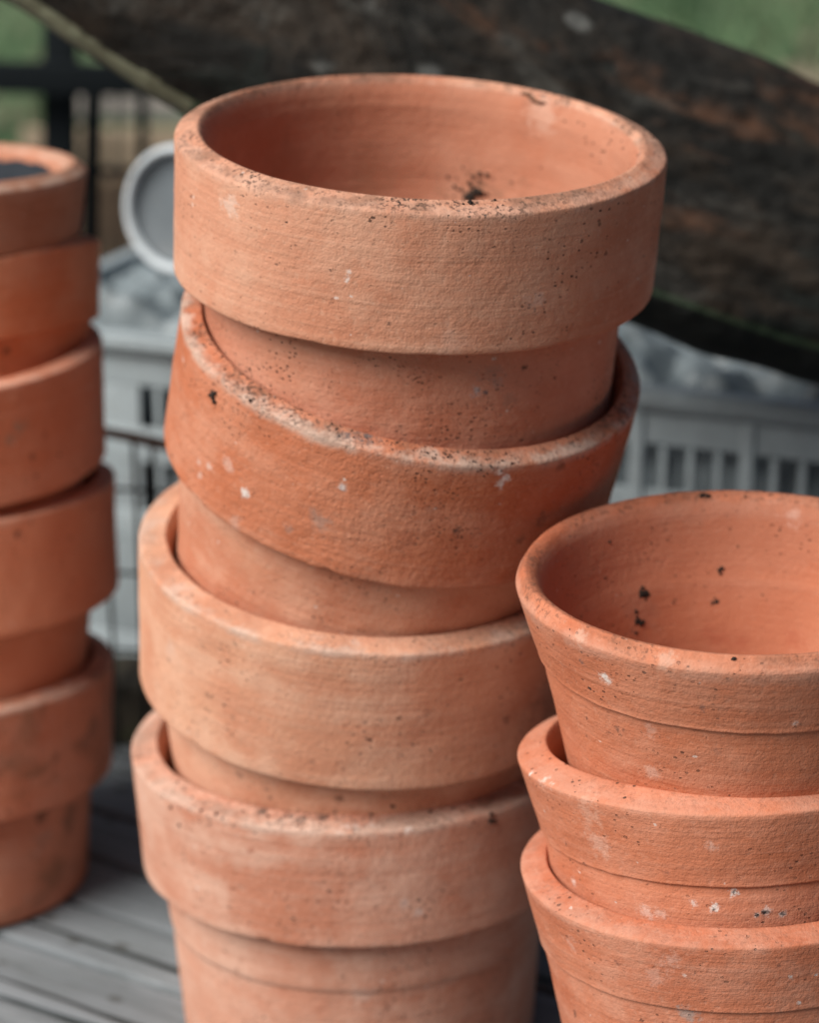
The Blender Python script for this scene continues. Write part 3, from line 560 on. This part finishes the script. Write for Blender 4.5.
# ------------------------------------------------------------------ big dark weathered slab leaning over the crate
def slab():
    # plane through the crate's rim, leaning away at the top, running back to the left
    P0 = at_y(819, 372, 1.262); nrm = Vector((.16, -1, .35)).normalized()
    def on(px, py):
        d = ray(px, py); o = Vector((0, 0, CAM_Z)); return o+d*((P0-o).dot(nrm)/d.dot(nrm))
    low = [(-90, -75), (-30, -38), (30, 1), (70, 29), (110, 57), (150, 82), (192, 107), (250, 141), (300, 168), (360, 199), (420, 228), (480, 254), (540, 279), (600, 302), (640, 317), (680, 332), (730, 350), (775, 364), (819, 376), (880, 392), (960, 410), (1060, 425), (1180, 430)]
    upp = [(1230, 330), (1150, 230), (1050, 165), (950, 118), (880, 91), (819, 68), (780, 52), (740, 36), (700, 21), (660, 8), (600, -12), (500, -40), (380, -82), (240, -118), (60, -140), (-60, -120)]
    ex = (on(819, 376)-on(150, 82)).normalized(); ey = nrm.cross(ex); ey = ey if ey.z > 0 else -ey; zz = nrm
    O = on(480, 150)
    def loc(p): q = on(*p)-O; return (q.dot(ex), q.dot(ey))
    Lo = [loc(p) for p in low]; Up = [loc(p) for p in upp][::-1]
    def samp(poly, x): return float(np.interp(x, [p[0] for p in poly], [p[1] for p in poly]))
    xs = np.linspace(max(Lo[0][0], Up[0][0]), min(Lo[-1][0], Up[-1][0]), 260); nv = 110
    TH = .052
    def grid(u0, u1, front):
        vs = []
        for x in xs:
            a_, b_ = samp(Lo, x), samp(Up, x)
            for j in range(nv+1):
                t = j/nv; s = u0+(u1-u0)*t; y = a_+(b_-a_)*s
                edge = min((y-a_), (b_-y)); rr = .028
                rnd = -(rr-math.sqrt(max(0, rr*rr-(rr-min(rr, max(0, edge)))**2)))*.85
                p = Vector((x, y, 0)); bl = .016*math.sin(math.pi*s)
                dsp = .006*noise.noise(Vector((x*7, y*22, 1)))+.003*noise.noise(Vector((x*22, y*70, 4)))+.0016*noise.noise(Vector((x*90, y*140, 9)))
                ye = .0025*noise.noise(Vector((x*28, 0, 3)))*(1 if edge < .01 else 0)
                vs.append((x, y+ye, (rnd+bl+dsp) if front else -TH-rnd*.6))
        return vs
    fv = grid(0, 1, True); bv = grid(0, 1, False); n = nv+1; m = len(xs); off = len(fv)
    fs = [(i*n+j, (i+1)*n+j, (i+1)*n+j+1, i*n+j+1) for i in range(m-1) for j in range(nv)]
    fs += [(off+i*n+j, off+i*n+j+1, off+(i+1)*n+j+1, off+(i+1)*n+j) for i in range(m-1) for j in range(nv)]
    for i in range(m-1):
        fs.append((i*n, off+i*n, off+(i+1)*n, (i+1)*n)); fs.append((i*n+nv, (i+1)*n+nv, off+(i+1)*n+nv, off+i*n+nv))
    for j in range(nv): fs.append((j, j+1, off+j+1, off+j)); k = (m-1)*n; fs.append((k+j, off+k+j, off+k+j+1, k+j+1))
    g = N('weathered_bark'); v = g.map(scale=(1, 1.9, 1), rot=(0, 0, -.06))
    n1 = g.noise(v, 11, 8, .68, .7); n2 = g.noise(g.map(scale=(1, 2.4, 1), loc=(4, 2, 0)), 8, 6, .65, .5); n3 = g.noise(g.map(scale=(1, 2.2, 1), loc=(9, 5, 0)), 13, 5, .6, .6); f = g.noise(g.obj, 70, 5, .7)
    sx = g.n('ShaderNodeSeparateXYZ'); g.lk(g.obj, sx.inputs[0])
    c = g.mix(g.ramp(n1, .42, .68), (.007, .007, .006), (.036, .026, .018))
    c = g.mix(g.ramp(n2, .56, .70, 0, .85), c, (.092, .042, .022))
    c = g.mix(g.ramp(n3, .55, .68, 0, .55), c, (.075, .074, .066))
    c = g.mix(g.ramp(n3, .44, .34, 0, .9), c, (.010, .014, .012))
    c = g.mix(g.ramp(f, .5, .7, 0, .45), c, (.009, .009, .008))
    dd, cc = g.vor(g.map(scale=(1, 1.6, 1)), 17); c = g.mix(g.ramp(g.math('ADD', dd, g.math('MULTIPLY', f, .25)), .20, .30, .55, 0), c, (.17, .175, .165))
    at = g.n('ShaderNodeAttribute', attribute_name='edge'); c = g.mix(g.math('MULTIPLY', at.outputs['Fac'], g.ramp(n2, .35, .6, .3, 1)), c, (.07, .12, .065))
    at2 = g.n('ShaderNodeAttribute', attribute_name='under'); c = g.mix(at2.outputs['Fac'], c, (.008, .010, .009))  # shade under the slab's lower edge, painted in near-black
    at3 = g.n('ShaderNodeAttribute', attribute_name='pale'); c = g.mix(g.math('MULTIPLY', at3.outputs['Fac'], g.ramp(n2, .3, .6, .5, 1)), c, (.27, .29, .20))  # left lower edge painted pale, as if catching the light
    bk = g.out(c, .8, g.bump(g.math('ADD', n1, g.math('MULTIPLY', f, .4)), .006), .3)
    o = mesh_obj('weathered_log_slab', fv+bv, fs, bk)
    ed, shade_band, lit_edge = [], [], []
    for i, x in enumerate(xs):
        a_ = samp(Lo, x)
        for j in range(n):
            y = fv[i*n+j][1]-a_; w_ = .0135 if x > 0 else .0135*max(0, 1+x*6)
            ed.append(max(0, 1-abs(y-w_-.0015)/.0028)); shade_band.append(1. if y < w_ else 0.); lit_edge.append(1. if x < -.15 and y < .0042 else 0.)
    ed += [0.]*len(bv); shade_band += [0.]*len(bv); lit_edge += [0.]*len(bv)
    for nm, dt in (('edge', ed), ('under', shade_band), ('pale', lit_edge)): at_ = o.data.attributes.new(nm, 'FLOAT', 'POINT'); at_.data.foreach_set('value', dt)
    mm = Matrix((ex, ey, zz)).transposed().to_4x4(); mm.translation = O; o.matrix_world = mm
    tag(o, 'huge dark weathered wooden slab with rusty brown and grey lichen patches leaning behind the middle stack', 'wood slab')
    return o
slab()

# ------------------------------------------------------------------ black metal frame, timber edging far behind on the left
BK = N('black_metal'); BK = BK.out((.009, .012, .014), .8, None, .1)
def stand():
    y = 2.15; b = empty('metal_stand', 'black metal stand with a top rail and thin legs in the blurred upper left', 'metal stand', (at_y(60, 200, y).x, y, -.02))
    o = Vector(b.location)
    def bar(name, p, q, w, dy=0):
        bm = bmesh.new(); P = at_y(*p, y+dy)-o; Q = at_y(*q, y+dy)-o; d = (Q-P).normalized(); s = Vector((0, 1, 0)); u = d.cross(s).normalized()
        c = [P+u*w/2-s*w*.35, P+u*w/2+s*w*.35, P-u*w/2+s*w*.35, P-u*w/2-s*w*.35]; vs = [bm.verts.new(x) for x in c]+[bm.verts.new(x+(Q-P)) for x in c]
        for f in ((0,1,2,3),(7,6,5,4),(0,4,5,1),(1,5,6,2),(2,6,7,3),(3,7,4,0)): bm.faces.new([vs[i] for i in f])
        bm_obj(name, bm, BK, b, bevel=.001)
    bar('top_rail', (-140, 74), (150, 80), .027); bar('leg', (61, 20), (56, 560), .030, .03); bar('leg', (94, 85), (84, 560), .017, .07)
    bar('leg', (143, 84), (138, 560), .010, .07); bar('leg', (118, 86), (114, 560), .005, .10); bar('leg', (-60, 80), (-60, 560), .02, .03)
    bar('cross_rail', (60, 170), (150, 172), .008, .1)
stand()
WB = mat_moss('pale_old_wood', (.28, .22, .15), (.40, .32, .23), (.20, .15, .10), .6, 6, (1, 1, 8))
WB2 = mat_moss('brown_old_wood', (.09, .06, .04), (.14, .10, .065), (.06, .05, .035), .6, 6, (1, 1, 8))
def board(py0, py1, y, th, x0, x1, mat, name, label, tilt=0):
    p = at_y(0, py0, y); q = at_y(0, py1, y); bm = bmesh.new()
    X0, X1 = at_y(x0, py0, y).x, at_y(x1, py0, y).x; add_box(bm, 0, X1-X0, 0, th, 0, p.z-q.z)
    o = bm_obj(name, bm, mat, bevel=.003); o.location = (X0, y, q.z); o.rotation_euler.z = tilt; tag(o, label, 'board')
board(88, 119, 3.1, .03, 70, 420, mat_moss('grey_old_wood', (.30, .28, .25), (.42, .39, .35), (.2, .18, .15), .6, 6, (1, 1, 8)), 'edging_board', 'pale grey board farthest back, above the tan board and behind the black stand')
board(131, 178, 2.75, .03, 20, 420, WB, 'edging_board', 'pale tan board across the blurred far left, behind the black stand')
board(181, 420, 2.55, .03, -200, 420, WB2, 'edging_board', 'brown timber board below the pale tan one, behind the black stand')
